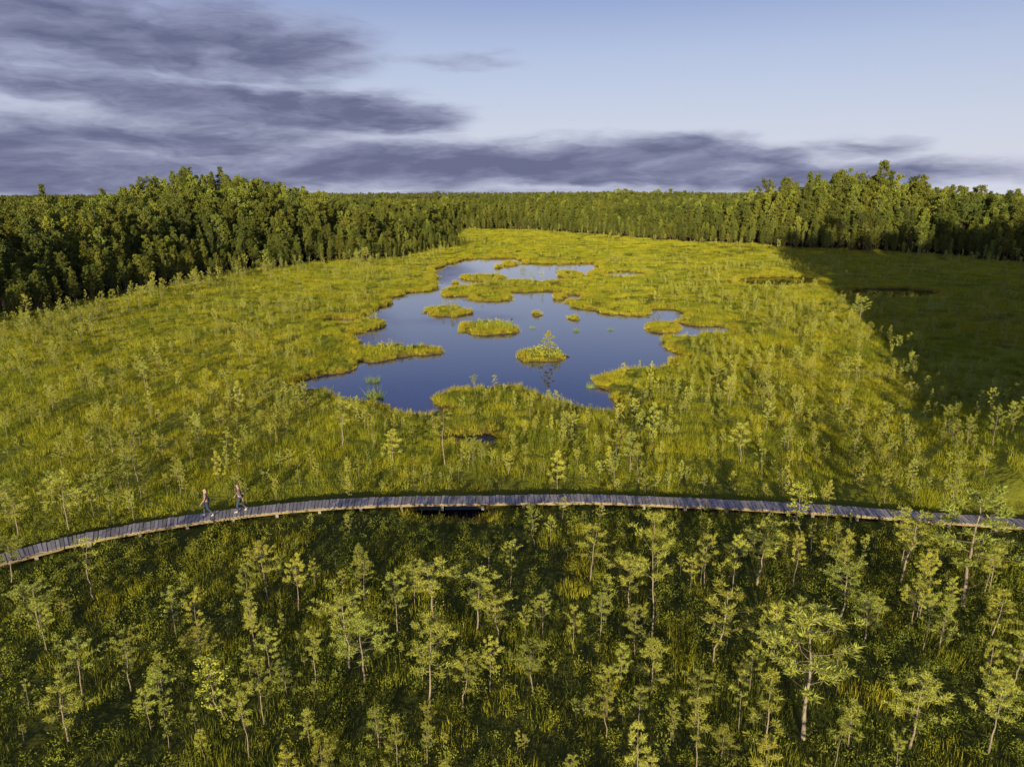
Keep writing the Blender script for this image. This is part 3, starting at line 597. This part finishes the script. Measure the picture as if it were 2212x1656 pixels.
def person(X,Y,face,lab,shirt,hairm,hs,mir):
    x,y=P(X,Y,DZ);dmin=min(range(len(path)),key=lambda i:(path[i].x-x)**2+(path[i].y-y)**2);pp=path[dmin];p2=path[min(dmin+5,len(path)-1)];T=(p2-pp)
    e=bpy.data.objects.new('person',None);COL.objects.link(e);e.location=(pp.x,pp.y,DZ+.004)
    e.rotation_euler=(0,0,math.atan2(-T.y,-T.x));e.scale=(hs,)*3;tag(e,lab,'person','walkers on the boardwalk')
    m_=mir
    HL=[('pel',(0,0,.96),(.13,.1),None),('wai',(.01,0,1.12),(.125,.095),'pel'),('che',(.02,0,1.33),(.15,.105),'wai'),('nek',(.03,0,1.47),.055,'che'),('chin',(.05,0,1.55),(.062,.066),'nek'),('head',(.055,0,1.63),(.082,.095),'chin'),('crown',(.045,0,1.70),(.06,.07),'head')]
    def leg(sd,front):
        if front:return [('hip%d'%sd,(.01,.09*sd,.9),.088,'pel'),('kn%d'%sd,(.15,.095*sd,.51),.058,'hip%d'%sd),('an%d'%sd,(.2,.1*sd,.1),.038,'kn%d'%sd),('toe%d'%sd,(.34,.11*sd,.05),.032,'an%d'%sd)]
        return [('hip%d'%sd,(-.01,.09*sd,.9),.088,'pel'),('kn%d'%sd,(-.04,.095*sd,.5),.058,'hip%d'%sd),('an%d'%sd,(-.29,.1*sd,.15),.038,'kn%d'%sd),('toe%d'%sd,(-.19,.11*sd,.045),.032,'an%d'%sd)]
    def arm(sd,fw):
        el=(.02+.06*fw,.225*sd,1.14);wr=(.06+.2*fw,.23*sd,.94)
        if fw<0:wr=(.0+.18*fw,.235*sd,.91)
        return [('sh%d'%sd,(.02,.175*sd,1.40),.06,'che'),('el%d'%sd,el,.042,'sh%d'%sd),('wr%d'%sd,wr,.028,'el%d'%sd),('pa%d'%sd,(wr[0]+.03*fw+.02,wr[1],wr[2]-.07),(.022,.036),'wr%d'%sd)]
    body=HL+leg(1,m_>0)+leg(-1,m_<0)+arm(1,-m_)+arm(-1,m_);chains=[body]
    for sd in(1,-1):
        pa=next(b for b in body if b[0]=='pa%d'%sd)[1]
        for f in range(4):
            L=(.072,.085,.08,.062)[f];q=(pa[0]+(.03-.02*f),pa[1]+.004*sd,pa[2]-.02)
            chains.append([('a',q,.0095,None),('b',(q[0]+.006,q[1],q[2]-L*.5),.0088,'a'),('c',(q[0]+.024,q[1]-.006*sd,q[2]-L*.9),.007,'b')])
        q=(pa[0]+.02,pa[1],pa[2]+.015);chains.append([('a',q,.011,None),('b',(q[0]+.035,q[1]-.008*sd,q[2]-.03),.0095,'a'),('c',(q[0]+.042,q[1]-.012*sd,q[2]-.06),.008,'b')])
        chains.append([('a',(.045,.088*sd,1.605),.016,None),('b',(.04,.092*sd,1.635),.018,'a')])
    chains.append([('a',(.135,0,1.635),.011,None),('b',(.152,0,1.612),.015,'a')])
    bm=skin(chains);bm.materials.append(MT['skin']);part('body',bm,e)
    sh=[('pel',(0,0,.93),(.155,.125),None),('wai',(.01,0,1.12),(.145,.115),'pel'),('che',(.02,0,1.33),(.17,.125),'wai'),('col',(.028,0,1.43),(.085,.08),'che')]
    for a in(arm(1,-m_),arm(-1,m_)):
        for nm,co,rd,pa in a[:3]:sh.append((nm,co,rd+.016,pa))
    bm=skin([sh]);bm.materials.append(shirt);part('shirt',bm,e)
    tr=[('pel',(0,0,.95),(.145,.115),None)]
    for l in(leg(1,m_>0),leg(-1,m_<0)):
        for nm,co,rd,pa in l[:3]:tr.append((nm,(co[0],co[1],co[2]+(.05 if nm[:2]=='an' else 0)),rd+.018,pa))
    bm=skin([tr]);bm.materials.append(MT['jeans']);part('trousers',bm,e)
    for l in(leg(1,m_>0),leg(-1,m_<0)):
        a=Vector(l[2][1]);t=Vector(l[3][1]);dr=(t-a).normalized();hl=a-Vector((.03,0,.04))
        bm=skin([[('a',tuple(hl),.05,None),('b',tuple(a.lerp(t,.5)+Vector((0,0,-.012))),.05,'a'),('c',tuple(t+dr*.03),(.046,.034),'b')]]);bm.materials.append(MT['shoe']);part('shoe',bm,e)
    hc=[('a',(.0,0,1.60),(.085,.075),None),('b',(.015,0,1.68),(.098,.09),'a'),('c',(.05,0,1.735),(.07,.06),'b')]
    if hs<.98:hc.append(('d',(-.05,0,1.5),(.06,.035),'a'))
    bm=skin([hc]);bm.materials.append(hairm);part('hair',bm,e)
    for sd in (1,-1):
        bm=skin([[('a',(.128,.033*sd,1.652),.009,None),('b',(.13,.033*sd,1.656),.009,'a')]],1);bm.materials.append(MT['eye']);part('eye',bm,e)
person(450,1116,0,'walker with straw-blond hair, pink plaid shirt and jeans, the left of two',MT['plaid_red'],MT['blond'],.97,-1)
person(522,1106,0,'walker with brown hair, dark plaid shirt and jeans, the right of two',MT['plaid_dark'],MT['brown'],1.0,1)
# ------------------------------------------------------------ light, sky, camera
sl=bpy.data.lights.new('sun','SUN');sl.energy=5;sl.angle=math.radians(.5);sl.color=(1,.89,.58);so=bpy.data.objects.new('sun',sl);COL.objects.link(so)
dv=Vector((math.sin(SUN_AZ)*math.cos(SUN_EL),math.cos(SUN_AZ)*math.cos(SUN_EL),-math.sin(SUN_EL)));so.rotation_euler=dv.to_track_quat('-Z','Y').to_euler();so.location=(-20,-60,60)
w=bpy.data.worlds.new('World');SC.world=w;w.use_nodes=True;nt=w.node_tree;nt.nodes.clear()
sky=N(nt,'ShaderNodeTexSky',sky_type='NISHITA');sky.sun_disc=False;sky.sun_elevation=SUN_EL;sky.sun_rotation=math.pi+SUN_AZ;sky.dust_density=1.;sky.ozone_density=2.
tc=N(nt,'ShaderNodeTexCoord');sp=N(nt,'ShaderNodeSeparateXYZ');lk(nt,tc.outputs['Generated'],sp.inputs[0])
az=M(nt,'ARCTAN2',sp.outputs[0],sp.outputs[1]);el=M(nt,'ARCSINE',sp.outputs[2])
cb=N(nt,'ShaderNodeCombineXYZ');lk(nt,M(nt,'MULTIPLY',az,5.),cb.inputs[0]);lk(nt,M(nt,'MULTIPLY',el,22.),cb.inputs[1])
w1=M(nt,'SUBTRACT',noise(nt,cb.outputs[0],1.,4,.58),.5);cb2=N(nt,'ShaderNodeCombineXYZ');lk(nt,M(nt,'MULTIPLY_ADD',az,9.,M(nt,'MULTIPLY',w1,1.5)),cb2.inputs[0]);lk(nt,M(nt,'MULTIPLY_ADD',el,36.,M(nt,'MULTIPLY',w1,1.2)),cb2.inputs[1]);cb2.inputs[2].default_value=5.
w2=noise(nt,cb2.outputs[0],1.,6,.57)
def ae(X,Y):
    px=X*SX-512;up=383-Y*SY;v=Vector((px,F*c+up*s,-F*s+up*c)).normalized();return math.atan2(v.x,v.y),math.asin(v.z)
BANDS=[(-300,15,800,112,62,1.15),(-200,148,430,205,32,1.),(180,205,985,258,40,1.25),(-500,290,820,305,62,1.),(-600,390,1000,355,62,1.05),(350,352,1780,345,46,1.25),(900,388,2270,368,28,1.05),(1660,325,2000,322,24,.75),(820,128,1150,132,14,.5),(-600,415,1900,420,26,.75)]
mask=None
for X1,Y1,X2,Y2,th,wt in BANDS:
    a1,e1=ae(X1,Y1);a2,e2=ae(X2,Y2);am=(a1+a2)/2;em=(e1+e2)/2;ha=(a2-a1)/2;k=(e2-e1)/(a2-a1);hb=th/1475.
    du=M(nt,'MULTIPLY',M(nt,'SUBTRACT',az,am),1/ha)
    dvv=M(nt,'SUBTRACT',M(nt,'SUBTRACT',el,em),M(nt,'MULTIPLY',M(nt,'SUBTRACT',az,am),k))
    dvv=M(nt,'MULTIPLY',M(nt,'ADD',dvv,M(nt,'MULTIPLY',w1,.05)),1/hb)
    r2=M(nt,'ADD',M(nt,'POWER',M(nt,'ABSOLUTE',du),4.),M(nt,'MULTIPLY',dvv,dvv))
    v=M(nt,'MULTIPLY',M(nt,'SUBTRACT',1.,M(nt,'MULTIPLY',r2,.45),clamp=True),wt)
    mask=v if mask is None else M(nt,'MAXIMUM',mask,v)
mk_=M(nt,'ADD',mask,M(nt,'MULTIPLY',M(nt,'SUBTRACT',w2,.5),1.15))
cov=mr(nt,mk_,.1,1.1);cov.node.interpolation_type='SMOOTHSTEP'
lit=mr(nt,M(nt,'ADD',M(nt,'MULTIPLY',w2,.4),M(nt,'MULTIPLY',mk_,.26)),.27,.56)
STR=.14
def cc(r,g,b):return (r/STR,g/STR,b/STR)
ccol=mixc(nt,lit,cc(.33,.35,.52),cc(.12,.133,.24))
base=mixc(nt,1.0,sky.outputs[0],(1.1,.96,1.08),'MULTIPLY')
base=mixc(nt,.45,base,cc(.29,.34,.58))
base=mixc(nt,M(nt,'MULTIPLY',mr(nt,el,.18,.5),.78),base,cc(.10,.14,.42))
haze=M(nt,'MULTIPLY',mr(nt,el,.27,.0),.9)
base=mixc(nt,haze,base,cc(.70,.73,.85))
colr=mixc(nt,M(nt,'MULTIPLY',cov,.95),base,ccol)
bg=N(nt,'ShaderNodeBackground');bg.inputs[1].default_value=STR;lk(nt,colr,bg.inputs[0]);o=N(nt,'ShaderNodeOutputWorld');lk(nt,bg.outputs[0],o.inputs[0])
cd=bpy.data.cameras.new('camera');cd.sensor_width=36;cd.lens=36*F/1024;cd.clip_end=30000;cd.clip_start=.1
co=bpy.data.objects.new('camera',cd);COL.objects.link(co);co.location=(0,0,CH);co.rotation_euler=(math.pi/2-PIT,0,0);SC.camera=co
SC.view_settings.view_transform='Standard';SC.view_settings.look='None';SC.view_settings.exposure=0
print('grass',len(GX),'forest',n,'bogrest',len(rest),'birch ind',len(ib),'pine ind',len(ip))
